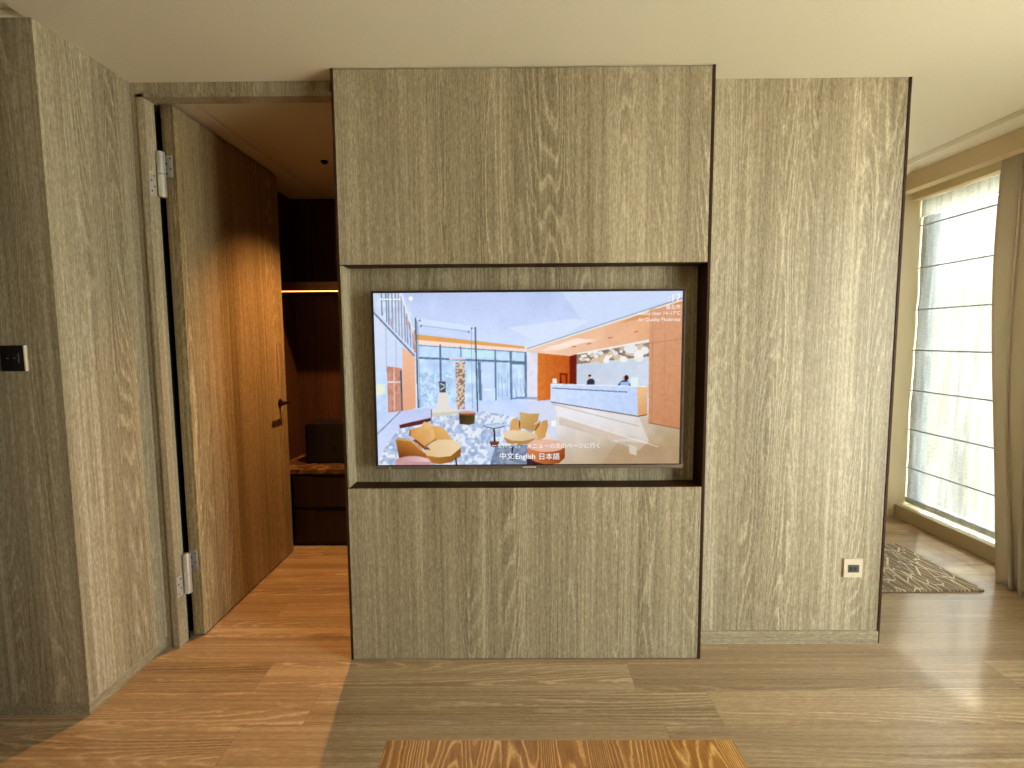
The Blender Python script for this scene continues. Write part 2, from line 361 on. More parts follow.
# the picture on the screen, painted as colours on a fine grid (coordinates below are the photo's)
SX0, SX1, SZ0, SZ1 = TX0+.012, TX1-.014, TZ0+.018, TZ1-.011
NU, NV = 440, 248
TLc, TRc, BRc, BLc = np.array((373.5, 294.)), np.array((682, 290.5)), np.array((680.5, 462.8)), np.array((378, 466.8))
def photo_xy(u, v):
    return (TLc*(1-u)[:, None]*(v)[:, None] + TRc*u[:, None]*v[:, None] + BRc*u[:, None]*(1-v)[:, None] + BLc*(1-u)[:, None]*(1-v)[:, None])
def inside(P, pts):
    x, y = P[:, 0], P[:, 1]; r = np.zeros(len(P), bool); k = len(pts)
    for i in range(k):
        x1, y1 = pts[i]; x2, y2 = pts[(i+1) % k]
        if y1 == y2: continue
        c = ((y1 > y) != (y2 > y)) & (x < (x2-x1)*(y-y1)/(y2-y1)+x1); r ^= c
    return r
rs = np.random.RandomState(3)
def vnoise(P, s, seed=0):
    r = np.random.RandomState(seed); T = r.rand(64, 64)
    x, y = P[:, 0]/s, P[:, 1]/s; xi, yi = np.floor(x).astype(int), np.floor(y).astype(int); fx, fy = x-xi, y-yi
    fx = fx*fx*(3-2*fx); fy = fy*fy*(3-2*fy)
    g = lambda a, b: T[a % 64, b % 64]
    return (g(xi, yi)*(1-fx)+g(xi+1, yi)*fx)*(1-fy)+(g(xi, yi+1)*(1-fx)+g(xi+1, yi+1)*fx)*fy
def ell(cx, cy, rx, ry, a0=0, a1=360, k=20):
    return [(cx+rx*math.cos(math.radians(a0+(a1-a0)*i/k)), cy+ry*math.sin(math.radians(a0+(a1-a0)*i/k))) for i in range(k+(a1-a0 < 360))]
def seg(x1, y1, x2, y2, wd):
    d = math.hypot(x2-x1, y2-y1); nx, ny = -(y2-y1)/d*wd/2, (x2-x1)/d*wd/2
    return [(x1+nx, y1+ny), (x2+nx, y2+ny), (x2-nx, y2-ny), (x1-nx, y1-ny)]
def paint(P):
    C = np.zeros((len(P), 3)); C[:] = (198, 212, 244)
    def f(pts, c, c2=None, ax=None, al=1.0, nz=0, ns=3, sd=1, msk=None):
        k = inside(P, pts)
        if not k.any(): return
        Q = P[k]; col = np.tile(np.array(c, float), (len(Q), 1))
        if c2 is not None:
            (ax0, ay0), (ax1, ay1) = ax; d = np.array((ax1-ax0, ay1-ay0), float)
            t = np.clip(((Q-np.array((ax0, ay0)))@d)/(d@d), 0, 1)[:, None]; col = col*(1-t)+np.array(c2, float)*t
        if nz: col = col+(vnoise(Q, ns, sd)[:, None]-.5)*2*nz
        a = al
        if msk is not None: a = al*(vnoise(Q, ns, sd)[:, None] > msk)
        C[k] = C[k]*(1-a)+col*a
    def l(x1, y1, x2, y2, wd, c, al=1.0): f(seg(x1, y1, x2, y2, wd), c, al=al)
    # ceiling
    f([(372, 290), (684, 288), (684, 300), (528, 350), (414, 330)], (188, 200, 238), (206, 222, 252), ((500, 290), (500, 345)), nz=5, ns=14)
    f([(560, 290), (684, 288), (684, 296), (590, 330)], (206, 220, 246), al=.8)
    f([(508, 327), (575, 318), (590, 320), (545, 345)], (216, 226, 252), al=.8)
    # left upper glazing
    f([(372, 290), (402, 290), (418, 330), (418, 345), (374, 312)], (206, 220, 242), nz=14, ns=5, sd=5)
    for x, y2 in ((381.5, 316), (386, 322), (388.3, 325), (392, 330), (395.5, 334), (398.5, 337), (401.5, 340), (404.5, 342), (407, 345), (410, 347), (413, 349)):
        l(x, 291 if x < 400 else 291+(x-400)*3.2, x+1, y2, 1.1, (84, 106, 138) if x < 390 else (132, 136, 158), .85)
    for x, y in ((391, 324), (406, 322), (409, 326)): l(x, y-5, x+.6, y+3, 1.3, (190, 140, 146), .8)
    l(400, 291, 413, 329, 1.2, (238, 236, 240))
    # left white wall band
    f([(373, 310), (416, 352), (416, 412), (374, 412)], (214, 224, 246), (196, 214, 244), ((374, 320), (415, 400)))
    f([(373, 372), (386, 372), (386, 420), (374, 440)], (198, 218, 250), nz=10, ns=6)
    l(373, 312, 415, 356, 1.8, (108, 128, 152)); l(386, 328, 386.5, 372, .7, (164, 176, 206)); l(396, 340, 396.5, 378, .7, (170, 182, 210))
    f([(374, 384), (385, 384), (385, 394), (374, 396)], (236, 238, 206), al=.8)
    f([(387, 366), (402, 368), (402, 411), (388, 413)], (196, 142, 122), nz=16, ns=3, sd=9)
    l(387.5, 382, 401, 382, 1.2, (232, 226, 226)); l(394, 368, 394.4, 411, 1.2, (226, 196, 184))
    l(401, 370, 402.2, 411, 1.6, (92, 76, 88))
    f([(402.5, 347), (410, 352), (416, 360), (416, 409), (403, 411)], (240, 186, 152), (226, 168, 132), ((403, 350), (403, 410)))
    f([(413, 328), (418, 330), (419, 408), (416, 409), (415, 356)], (222, 226, 242))
    l(414.6, 330, 415, 352, 1.6, (206, 140, 100))
    # beam + window wall
    f([(415, 334), (526, 346), (526, 352), (415, 344)], (246, 220, 208)); f([(416, 334), (525, 345.5), (525, 348), (416, 339.5)], (224, 164, 96))
    f([(418, 344), (527, 351), (527, 400), (417, 410)], (194, 220, 252), nz=18, ns=5, sd=12)
    f([(420, 372), (452, 372), (452, 408), (420, 410)], (150, 184, 214), al=.55, ns=1.8, sd=4, msk=.55)
    f([(420, 346), (527, 352), (527, 360), (420, 357)], (196, 220, 252), al=.5)
    f([(464, 349), (494, 351), (494, 357), (464, 356)], (196, 240, 232), al=.7)
    for x1, y1, x2, y2, wd in ((418.5, 357.5, 527, 361.5, 2.0), (440.5, 344, 441, 390, 2.0), (461, 346, 461.4, 358, 1.2), (495.5, 349, 496.5, 400, 1.6), (511, 350.5, 512, 399, 2.2), (479.5, 361, 481, 400, 3.0), (526, 351, 526.5, 396, 2.4), (418, 345, 526, 351.5, .8), (512, 362.5, 526, 363, 1.8), (512, 398, 526, 396.5, 1)):
        l(x1, y1, x2, y2, wd, (96, 118, 148), .95)
    f([(482.5, 362), (494.5, 362.5), (494.5, 399), (484, 400)], (204, 222, 252), al=.7)
    for k in range(9): l(499+k*3.1, 372+(k*37 % 11), 500+k*3.1+(k % 3-1)*1.5, 396, .6, (128, 150, 196), .6)
    l(484, 389, 492, 389, 1, (240, 244, 252), .9)
    # floor, far part
    f([(416, 408), (450, 403), (527, 398), (560, 396), (553, 420), (520, 420), (430, 445), (378, 466), (374, 440), (400, 414)], (196, 214, 250), (206, 218, 242), ((470, 400), (470, 430)), nz=7, ns=7, sd=3)
    f([(374, 440), (402, 411), (430, 408), (430, 416), (390, 466), (376, 466)], (206, 216, 248), (190, 200, 236), ((380, 450), (420, 410)))
    l(376, 436, 402, 410, 1.1, (128, 136, 168)); l(378, 462, 412, 418, .8, (222, 228, 250))
    # carpet
    f([(398, 430), (432, 416), (478, 410), (540, 420), (560, 440), (548, 466), (377, 468), (384, 450)], (180, 196, 226), nz=10, ns=5, sd=2)
    f([(398, 430), (432, 416), (478, 410), (540, 420), (560, 440), (548, 466), (377, 468), (384, 450)], (232, 236, 244), al=.85, ns=3.2, sd=21, msk=.52)
    f([(398, 430), (432, 416), (478, 410), (540, 420), (560, 440), (548, 466), (377, 468), (384, 450)], (120, 144, 184), al=.4, ns=2.3, sd=33, msk=.66)
    f([(496, 446), (560, 444), (556, 468), (490, 468)], (84, 98, 120), al=.6, nz=20, ns=3, sd=8)
    # marble floor
    f([(553, 402), (620, 404), (684, 414), (684, 466), (552, 466), (545, 440), (527, 416), (527, 404)], (226, 220, 218), (182, 158, 124), ((590, 415), (610, 463)), nz=9, ns=10, sd=6)
    f([(527, 400), (556, 398), (558, 440), (540, 425), (527, 418)], (206, 214, 240), al=.8)
    f([(556, 404), (640, 416), (650, 440), (640, 450), (560, 420)], (232, 234, 244), al=.5)
    f([(560, 416), (620, 434), (640, 436), (615, 440), (560, 424)], (200, 176, 158), al=.6)
    l(553, 403, 640, 425, .9, (150, 130, 110), .5); l(556, 414, 660, 446, 1.2, (236, 226, 208), .8)
    f([(630, 444), (638, 446), (638, 455), (631, 453)], (246, 244, 240), al=.8); f([(552, 420), (557, 420), (557, 426), (552, 426)], (250, 248, 246), al=.8)
    f([(620, 440), (684, 446), (684, 466), (600, 466)], (170, 138, 104), al=.35)
    # right soffit
    f([(527, 349), (684, 299), (684, 340), (650, 342), (578, 356), (577, 360), (538, 358)], (238, 202, 178), (226, 166, 120), ((540, 350), (680, 310)), nz=5, ns=8)
    f([(655, 306), (684, 297), (684, 314), (648, 316), (620, 322)], (206, 136, 70), al=.6)
    f([(540, 350), (577, 337), (592, 339), (560, 349)], (248, 222, 204)); f([(543, 346), (590, 338), (600, 339), (556, 347)], (250, 232, 222), al=.5)
    l(527, 349, 684, 298.5, 1.5, (232, 226, 218)); l(527, 348, 684, 296.5, .9, (140, 156, 172))
    for x, y in ((610, 337), (636, 331), (574, 346), (589, 343)): l(x-2, y, x+2.5, y-.8, .9, (172, 110, 84))
    # left pillar at the lobby corner
    f([(527, 351), (538, 352), (538, 400), (528, 400)], (222, 222, 240), nz=8, ns=4)
    # orange panels
    f([(538, 352), (571, 355), (577, 354), (577, 383), (551, 383), (551, 399), (538, 400)], (214, 122, 52), (186, 84, 30), ((540, 360), (574, 360)), nz=6, ns=3)
    f([(570, 355), (577, 353), (577, 383), (570, 383)], (112, 34, 22))
    f([(560, 372), (568, 372), (568, 383), (560, 383)], (116, 44, 20)); f([(561.5, 374), (566, 374), (566, 383), (563, 383)], (196, 80, 30))
    l(547, 353, 547, 383, .5, (176, 92, 40)); l(538, 363, 570, 364, .5, (180, 96, 44)); l(555, 354, 555, 383, .4, (176, 92, 40))
    # back wall behind desk, patterned band
    f([(577, 353), (649, 338), (649, 385), (577, 384)], (196, 208, 226), (206, 216, 232), ((580, 360), (645, 360)), nz=4, ns=5)
    f([(577, 352), (649, 338.5), (649, 356), (577, 363.5)], (226, 222, 222))
    f([(577, 353.5), (649, 341), (649, 355), (577, 363)], (136, 120, 110), al=.95, nz=24, ns=2, sd=5)
    rq = np.random.RandomState(8)
    for i in range(54):
        x = 578+rq.rand()*70; t = (x-577)/72; y = (354-13*t)+rq.rand()*(8+7*t); r = .9+2.4*rq.rand()*(.6+t)
        c = [(236, 230, 224), (224, 222, 224), (214, 190, 160), (196, 176, 156), (240, 238, 234)][rq.randint(5)]
        f(ell(x, y, r*1.3, r, k=9), c)
    f(ell(631, 347.5, 7, 4.6, k=14), (228, 230, 232)); f(ell(645, 349, 4.2, 3.8, k=12), (234, 234, 236))
    l(577, 353, 649, 338.8, .8, (252, 240, 230))
    # people at the desk
    f([(587.3, 384), (587.4, 380), (589.5, 377.6), (593, 377.2), (595, 379), (595.3, 384)], (52, 54, 68)); f(ell(589.8, 376, 1.4, 1.7, k=10), (222, 172, 150)); f(ell(590.2, 374.3, 1.7, 1.2, k=10), (70, 46, 44))
    f([(618, 384.5), (621, 380), (625, 378), (629, 380), (632, 385)], (66, 72, 96)); f(ell(624.6, 376.5, 1.8, 2.2, k=10), (226, 170, 150)); f(ell(627, 376.3, 2.2, 2.9, k=12), (58, 34, 34))
    f([(621, 380.5), (629.5, 380.5), (629.5, 385), (621, 385)], (150, 186, 240)); f([(631.5, 375.5), (639, 375.5), (639, 384.5), (631.5, 384.5)], (222, 238, 232))
    f([(553, 377.5), (557, 377.5), (557.5, 382.5), (553, 382.5)], (246, 240, 232)); f(ell(598.5, 378.5, 2, 1.6, k=8), (226, 216, 214))
    # reception desk
    f([(551.5, 383), (637, 385.5), (639, 414), (551.5, 400.5)], (206, 222, 250), (190, 208, 244), ((552, 385), (640, 410)), nz=5, ns=3)
    f([(637.5, 385), (648.5, 384.5), (648, 413), (639, 414.5)], (232, 190, 140), (212, 158, 104), ((638, 390), (648, 412)))
    l(553, 387, 628, 390.6, 1.1, (108, 116, 140)); l(551.5, 401, 639, 415, 1.0, (96, 86, 100)); l(639, 415, 648, 413.3, 1.1, (120, 80, 50)); l(551.5, 383, 648, 385, .9, (236, 240, 250))
    # right tall wood pillar
    f([(649, 309), (684, 303), (684, 428), (649.5, 421)], (216, 160, 124), (198, 138, 98), ((650, 320), (682, 420)), nz=4, ns=3)
    l(652.5, 320, 652.8, 421, .5, (182, 122, 88)); l(665, 312, 665, 424, .4, (190, 130, 96)); l(649, 342, 684, 337, .6, (184, 124, 90)); l(649.5, 421.5, 684, 428, .8, (132, 88, 60))
    # glass partition in front of the windows
    f([(416, 319), (476, 327), (476, 331), (416, 325)], (214, 230, 254), al=.7); l(416, 318.5, 475, 326.5, .7, (216, 232, 254)); l(420, 325, 470, 331.5, .8, (150, 168, 208), .8)
    l(415.8, 318, 418.5, 408, 1.6, (84, 104, 128)); l(418, 321, 420, 408, .7, (120, 142, 168), .8); l(475.5, 326.5, 478, 411, 1.5, (78, 96, 120)); l(471.5, 327, 473, 408, .6, (130, 150, 176), .8)
    for x, y in ((420, 320.5), (421.3, 326), (472, 328), (469, 331.5)): f(ell(x, y, 1, 1.2, k=8), (110, 124, 156))
    # fountain of stones, pedestal, sculpture
    f([(455.5, 361), (465.5, 361), (465, 409), (457, 409)], (214, 196, 178)); f([(455.5, 361), (465.5, 361), (465, 409), (457, 409)], (132, 102, 84), al=.8, ns=1.5, sd=14, msk=.55)
    f([(449, 357), (464, 356.5), (466, 359), (450, 359.5)], (220, 208, 222))
    f([(431, 409), (458, 408), (458, 413), (432, 416)], (224, 222, 214)); f([(431, 413), (458, 411), (457, 414), (433, 417)], (204, 204, 188))
    f([(438.5, 392), (448, 392), (449.5, 409), (437, 410)], (226, 220, 214))
    f([(439, 381), (446, 381), (446, 392), (440, 392)], (84, 88, 96), nz=30, ns=1.4, sd=4); l(440.5, 383, 445, 385, 1, (220, 224, 230)); l(445, 386.5, 441, 389.5, 1, (220, 224, 230))
    # dark stool
    f([(459, 412), (475.5, 412), (475, 423.5), (469, 425), (460, 424)], (60, 44, 28), (92, 80, 40), ((460, 415), (475, 423))); f(ell(467.3, 412.3, 8.3, 1.7), (214, 156, 132)); f([(459, 413), (475.6, 413), (475.5, 415), (459.3, 415)], (150, 90, 66), al=.8)
    # dark bench + glossy side
    f([(399, 425.5), (420, 420), (431, 417), (431, 421), (420, 425), (400, 429)], (98, 44, 46)); f([(402, 424), (430, 409), (431, 418), (418, 421)], (196, 206, 238), al=.8); l(431.3, 409, 431.8, 424, .8, (92, 100, 130))
    # left armchair
    f([(432, 426.5), (438, 426), (445, 429.5), (450, 436), (452, 441), (433, 442), (430, 432)], (206, 154, 84), (226, 176, 108), ((434, 440), (444, 428)))
    f([(432, 443), (440, 440), (453, 440.5), (460, 443), (462, 450), (460, 457), (450, 463), (440, 465), (430, 464), (424, 455)], (222, 190, 144), (232, 208, 170), ((430, 456), (456, 442)))
    f([(427, 456.5), (438, 458.5), (451, 457), (461.5, 448), (461, 457), (451, 463.5), (440, 465.5), (430, 464)], (176, 116, 52), (140, 92, 40), ((430, 458), (460, 458)))
    f([(395.5, 440), (399, 438.5), (410, 441), (420, 447), (426, 455), (428, 460), (420, 460), (399, 461)], (188, 128, 62), (120, 62, 24), ((412, 442), (404, 460)))
    l(396, 440, 411, 441.5, 1.2, (216, 166, 104)); l(411, 441.5, 425, 454, 1.3, (216, 166, 104))
    f([(412, 435), (416, 440), (424, 444), (431, 451), (424, 450), (416, 443)], (112, 66, 30))
    f([(409.5, 430), (421, 427), (424, 422), (430, 422.5), (434, 430), (435, 438), (430, 445), (426, 448.5), (417, 441), (409, 436)], (226, 184, 124), (206, 148, 80), ((430, 426), (414, 440)), nz=5, ns=4)
    l(424, 448, 436, 440, 1, (150, 98, 50)); l(410, 431, 410, 437, 1.6, (156, 100, 44)); l(413, 441, 423, 446.5, 1.4, (120, 72, 30)); l(456, 459, 457, 466, 1.6, (60, 40, 32))
    f(ell(413, 463.5, 18, 6.2, 180, 360), (196, 146, 146), (226, 190, 190), ((400, 460), (425, 460))); f([(395, 463), (431, 463), (431, 468), (395, 468)], (196, 150, 156))
    # small round glass table
    f(ell(494.5, 425.5, 11, 2.8), (190, 208, 232)); l(483.5, 426, 494, 428.6, .9, (70, 86, 104)); l(494, 428.6, 505.5, 426, .9, (70, 86, 104)); l(484, 425, 504, 423, .5, (140, 158, 184))
    l(494.6, 428, 495.4, 443, 1.8, (44, 40, 46)); f([(490, 441.5), (500, 441.5), (499, 446), (495, 447.5), (491, 446)], (110, 62, 50))
    # right armchair
    f([(510, 430), (512, 420), (516, 417), (521, 420), (522, 432)], (214, 162, 104)); f([(534, 440), (536, 428), (544, 420), (548, 419), (549, 425), (546, 437), (540, 440)], (220, 170, 108), (200, 146, 84), ((536, 430), (548, 430)))
    f([(504, 433), (510, 430), (524, 430), (538, 434), (538, 439), (528, 443), (512, 444), (505, 440)], (228, 206, 172), (216, 190, 150), ((515, 432), (520, 443)))
    f([(504, 437), (512, 440.5), (524, 441), (537, 437.5), (530, 443.5), (520, 445.5), (508, 443.5)], (180, 136, 78))
    f([(520, 411.5), (530, 413), (540, 413), (538, 422), (541, 425), (534, 431), (522, 428)], (206, 168, 110), (182, 138, 80), ((522, 415), (538, 430))); l(535, 424, 540, 420, 1.5, (226, 184, 134)); l(536, 430, 541, 421, 1, (110, 70, 40)); l(520, 420, 520.5, 428, 1.2, (112, 74, 44))
    l(513, 446, 513, 461, 1.6, (24, 30, 46))
    # round wooden table
    f([(528.5, 444), (566, 444), (566, 458), (560, 463.5), (548, 465.5), (536, 463), (529, 456)], (206, 130, 84), (150, 74, 30), ((535, 450), (560, 462)), nz=6, ns=3); f(ell(547, 445.5, 19, 6.4), (226, 182, 160), nz=6, ns=6, sd=2); f([(527, 456), (536, 462), (548, 465.5), (528, 467)], (40, 22, 24), al=.8)
    # signature scribble in the middle
    for k in range(5): l(516+k*2.2, 378+(k*5 % 4), 519+k*2.2, 396-(k*7 % 5), .5, (226, 234, 252), .7)
    l(516, 397, 538, 397.5, 2.4, (96, 112, 156), .5)
    C += (vnoise(P, 1.1, 77)[:, None]-.5)*5 + (vnoise(P, 2.6, 78)[:, None]-.5)*4
    return np.clip((C-128)*1.05+129, 0, 255)
uu_, vv_ = np.meshgrid(np.arange(NU+1)/NU, np.arange(NV+1)/NV); uu_, vv_ = uu_.ravel(), vv_.ravel()
acc = 0
for du, dv in ((-.25, -.25), (.25, -.25), (-.25, .25), (.25, .25)):
    acc = acc+paint(photo_xy(np.clip(uu_+du/NU, 0, 1), np.clip(vv_+dv/NV, 0, 1)))
rgb = acc/4/255.
lin = np.where(rgb <= .04045, rgb/12.92, ((rgb+.055)/1.055)**2.4)
me = bpy.data.meshes.new('screen')
V = np.stack([SX0+uu_*(SX1-SX0), np.full_like(uu_, TY+.0022), SZ0+vv_*(SZ1-SZ0)], 1)
i, jx_ = np.meshgrid(np.arange(NU), np.arange(NV)); base = (jx_*(NU+1)+i).ravel()
F = np.stack([base, base+1, base+NU+2, base+NU+1], 1)
me.from_pydata(V.tolist(), [], F.tolist())
ca = me.color_attributes.new('picture', 'FLOAT_COLOR', 'POINT')
ca.data.foreach_set('color', np.concatenate([lin, np.ones((len(lin), 1))], 1).astype(np.float32).ravel())
m = bpy.data.materials.new('lit_screen_picture'); m.use_nodes = True; n = m.node_tree; n.nodes.clear()
o_ = N(n, 'ShaderNodeOutputMaterial'); e = N(n, 'ShaderNodeEmission'); at = N(n, 'ShaderNodeAttribute'); at.attribute_name = 'picture'
n.links.new(at.outputs['Color'], e.inputs[0]); e.inputs[1].default_value = .61; n.links.new(e.outputs[0], o_.inputs[0])
me.materials.append(m)
scr = bpy.data.objects.new('screen', me); COL.objects.link(scr); scr.parent = tv; scr.matrix_parent_inverse = Matrix.Translation(-tv.location)
scr['label'] = 'lit screen with a picture of a lobby'
def px2scr(x, y):
    u = (x-373.5)/(682-373.5)
    yt = 294+(290.5-294)*u; yb = 466.8+(462.8-466.8)*u
    return SX0+u*(SX1-SX0), SZ1-(y-yt)/(yb-yt)*(SZ1-SZ0)
def text(body, x, y, size, align='CENTER', wx=1.0, name='screen_text', bold=.0):
    """flat lettering on the screen; x,y = anchor on the photo, size in photo pixels"""
    c = bpy.data.curves.new('t', 'FONT'); c.body = body; c.size = size*(SX1-SX0)/308.5*1.05; c.align_x = align; c.offset = bold; c.resolution_u = 6
    o = bpy.data.objects.new('t', c); COL.objects.link(o)
    bpy.context.view_layer.update()
    me = bpy.data.meshes.new_from_object(o.evaluated_get(bpy.context.evaluated_depsgraph_get()))
    bpy.data.objects.remove(o)
    X, Z = px2scr(x, y); me.materials.clear(); me.materials.append(M_txt)
    for v in me.vertices: v.co = Vector((X+v.co.x*wx, TY+.0012, Z+v.co.y))
    q = bpy.data.objects.new(name, me); COL.objects.link(q); q.parent = tv; q.matrix_parent_inverse = Matrix.Translation(-tv.location)
    q['label'] = 'white on-screen lettering'
    return q
text('中文', 505.5, 459.2, 7.2, bold=.0001); text('English', 524.7, 459.2, 7.2, bold=.0004); text('日本語', 549, 459.2, 7.0, bold=.0001)
text('キーを押して、', 504, 447.6, 5.2); text('メニューの次のページに行く', 564, 447.6, 5.6)
text(':17', 680.3, 300.5, 10, 'RIGHT', bold=.0003)
text('臺北市', 680.3, 307.6, 4.8, 'RIGHT')
text('mostly clear 14~17°C', 680.3, 313.6, 4.6, 'RIGHT')
text('Air Quality Moderate', 680.3, 319.7, 4.6, 'RIGHT')
for a0, wd in ((380, 3), (384, 5), (390, 2), (393, 4), (398, 3)):
    X, Z = px2scr(a0, 300.4); X2, _ = px2scr(a0+wd, 300)
    boxes('status_icon', [(X, X2, TY+.001, TY+.0016, Z, Z+.005)], M_txt, tv)
bm = bmesh.new(); X, Z = px2scr(411, 299); tube(bm, (X, TY+.001, Z), (X, TY+.0016, Z), .009, 18)
obj('status_icon', bm, M_txt, tv)

# ------------------------------------------------------------------ door
DX, DY0, DY1 = -1.502, 2.323, 3.303
dr = bpy.data.objects.new('door_1', None); dr.location = (-1.53, 2.30, 0); COL.objects.link(dr); dr['kind'] = 'structure'
boxes('door_leaf', [(DX-.054, DX-.010, DY0, DY1, .008, 2.45)], M_doorw, dr, bevel=.0015)
boxes('face_veneer', [(DX-.008, DX, DY0+.0, DY1, .008, 2.45)], M_doorw, dr, bevel=.001)
def hinge(z0, z1):
    zm = (z0+z1)/2
    bm = bmesh.new(); yk = 2.283; xk = -1.541
    tube(bm, (xk, yk, z0), (xk, yk, zm-.001), .0165, 20); tube(bm, (xk, yk, zm+.001), (xk, yk, z1), .0165, 20)
    tube(bm, (xk, yk, z0-.003), (xk, yk, z0), .010, 16); tube(bm, (xk, yk, z1), (xk, yk, z1+.003), .010, 16)
    h = obj('hinge', bm, M_steel, dr, smooth=False); h['label'] = 'steel barrel hinge'
    bm = bmesh.new(); box(bm, DX-.050, DX-.013, DY0-.003, DY0-.0005, zm, z1)
    pl = obj('leaf_plate', bm, M_steel, h)
    bm = bmesh.new(); box(bm, -1.5578, -1.5560, YD+.002, YD+.040, z0, zm)
    p2 = obj('frame_plate', bm, M_steel, h)
    for q in range(4):
        za = zm+(z1-zm)*(.15+.235*q); zb = z0+(zm-z0)*(.15+.235*q)
        bm = bmesh.new(); xx = (DX-.040, DX-.022)[q % 2]; tube(bm, (xx, DY0-.0045, za), (xx, DY0-.003, za), .0035, 10); obj('screw', bm, M_bronze, h)
        bm = bmesh.new(); yy = YD+(.012, .028)[q % 2]; tube(bm, (-1.5560, yy, zb), (-1.5545, yy, zb), .0035, 10); obj('screw', bm, M_bronze, h)
hinge(2.045, 2.235); hinge(.238, .425)
# lever handle
bm = bmesh.new(); tube(bm, (DX, 3.205, 1.02), (DX+.008, 3.205, 1.02), .024, 24); tube(bm, (DX+.008, 3.205, 1.02), (DX+.055, 3.205, 1.02), .009, 16)
tube(bm, (DX+.052, 3.213, 1.02), (DX+.052, 3.085, 1.02), .009, 16, .0075)
hd = obj('door_handle', bm, M_bronze, dr); hd['label'] = 'dark lever handle'

# ------------------------------------------------------------------ closet fittings
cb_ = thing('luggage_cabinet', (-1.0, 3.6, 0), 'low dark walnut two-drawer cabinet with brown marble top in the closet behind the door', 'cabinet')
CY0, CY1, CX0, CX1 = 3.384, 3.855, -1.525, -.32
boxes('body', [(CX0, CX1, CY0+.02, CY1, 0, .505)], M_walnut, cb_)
boxes('marble_top', [(-1.655, CX1+.01, CY0, CY1, .507, .537)], M_marble, cb_, bevel=.002)['label'] = 'brown veined marble top'
for z0, z1 in ((.275, .490), (.03, .255)):
    d = boxes('drawer', [(CX0+.005, CX1-.005, CY0+.001, CY0+.02, z0, z1)], M_walnut, cb_, bevel=.001)
    boxes('grip_slot', [(-1.375, -1.05, CY0-.001, CY0+.001, z1-.006, z1+.014)], M_gap, d)['label'] = 'black finger slot'
sh = thing('closet_shelf', (-1.0, 3.68, 1.75), 'dark walnut shelf across the closet with a warm light strip under its front edge', 'shelf')
boxes('shelf_board', [(-1.655, -.31, 3.50, 3.855, 1.752, 1.812)], M_walnut, sh, bevel=.001)
boxes('light_strip', [(-1.64, -.33, 3.503, 3.511, 1.747, 1.752)], M_led, sh)['label'] = 'glowing amber light strip'
sf = thing('safe_box', (-1.32, 3.66, .5375), 'black box-shaped appliance standing on the marble cabinet top in the closet', 'safe')
boxes('body', [(-1.50, -1.12, 3.56, 3.80, .5375, .82)], M_black, sf, bevel=.006)
boxes('front_door', [(-1.485, -1.135, 3.552, 3.560, .555, .805)], M_black, sf, bevel=.003)
bm = bmesh.new(); tube(bm, (-1.29, 3.540, .66), (-1.29, 3.552, .66), .010, 20); obj('knob', bm, M_bronze, sf)
# round ceiling fittings
bm = bmesh.new(); tube(bm, (-1.11, 3.07, 2.452), (-1.11, 3.07, 2.4595), .022, 24); tube(bm, (-1.11, 3.07, 2.444), (-1.11, 3.07, 2.452), .012, 20)
o = obj('smoke_sensor', bm, M_bronze); o['label'] = 'tiny dark round fitting on the closet ceiling'; o['category'] = 'ceiling fitting'
LX, LY = -.855, 3.08
dl = thing('downlight', (LX, LY, 2.46), 'warm recessed downlight in the closet ceiling behind the television wall', 'ceiling light')
bm = bmesh.new()
g = bmesh.ops.create_cone(bm, cap_ends=False, segments=28, radius1=.045, radius2=.036, depth=.012)
bmesh.ops.transform(bm, matrix=Matrix.Translation((LX, LY, 2.453)), verts=g['verts'])
obj('trim_ring', bm, M_bronze, dl)
ld = bpy.data.lights.new('lamp', 'SPOT'); lo = bpy.data.objects.new('lamp', ld); COL.objects.link(lo)
ld.energy = 105; ld.color = (1.0, .50, .18); ld.spot_size = math.radians(118); ld.spot_blend = .9; ld.shadow_soft_size = .025
lo.location = (LX, LY, 2.44); lo.parent = dl; lo.matrix_parent_inverse = Matrix.Translation(-dl.location)

# ------------------------------------------------------------------ switch, outlet
sw = thing('wall_switch', (-1.78, YN, 1.355), 'black wall switch plate on the shaded timber wall at far left', 'switch')
boxes('plate', [(-1.822, -1.737, YN-.009, YN-.0005, 1.311, 1.402)], M_black, sw, bevel=.0015)
boxes('side_edge', [(-1.7365, -1.732, YN-.010, YN-.0005, 1.311, 1.402)], M_plate, sw)['label'] = 'pale side edge'  # pale strip along one side of the plate
for x in (-1.795, -1.770): boxes('button', [(x-.009, x+.009, YN-.011, YN-.009, 1.335, 1.378)], M_black, sw, bevel=.001)
boxes('button_mark', [(-1.799, -1.790, YN-.0115, YN-.011, 1.356, 1.359), (-1.774, -1.765, YN-.0115, YN-.011, 1.356, 1.359)], M_grey, sw)
boxes('indicator', [(-1.757, -1.754, YN-.0095, YN-.009, 1.34, 1.375)], M_grey, sw)
ou = thing('power_outlet', (1.534, YR, .362), 'square champagne power outlet low on the right timber partition', 'outlet')
boxes('plate', [(1.492, 1.579, YR-.009, YR-.0005, .318, .406)], M_plate, ou, bevel=.0015)
so = boxes('socket', [(1.511, 1.562, YR-.0105, YR-.009, .342, .378)], M_socket, ou, bevel=.001); so['label'] = 'charcoal socket face'
boxes('slots', [(1.520+k*.0065+(.006 if k > 1 else 0), 1.523+k*.0065+(.006 if k > 1 else 0), YR-.0112, YR-.0105, .352, .368) for k in range(4)], M_gap, so)

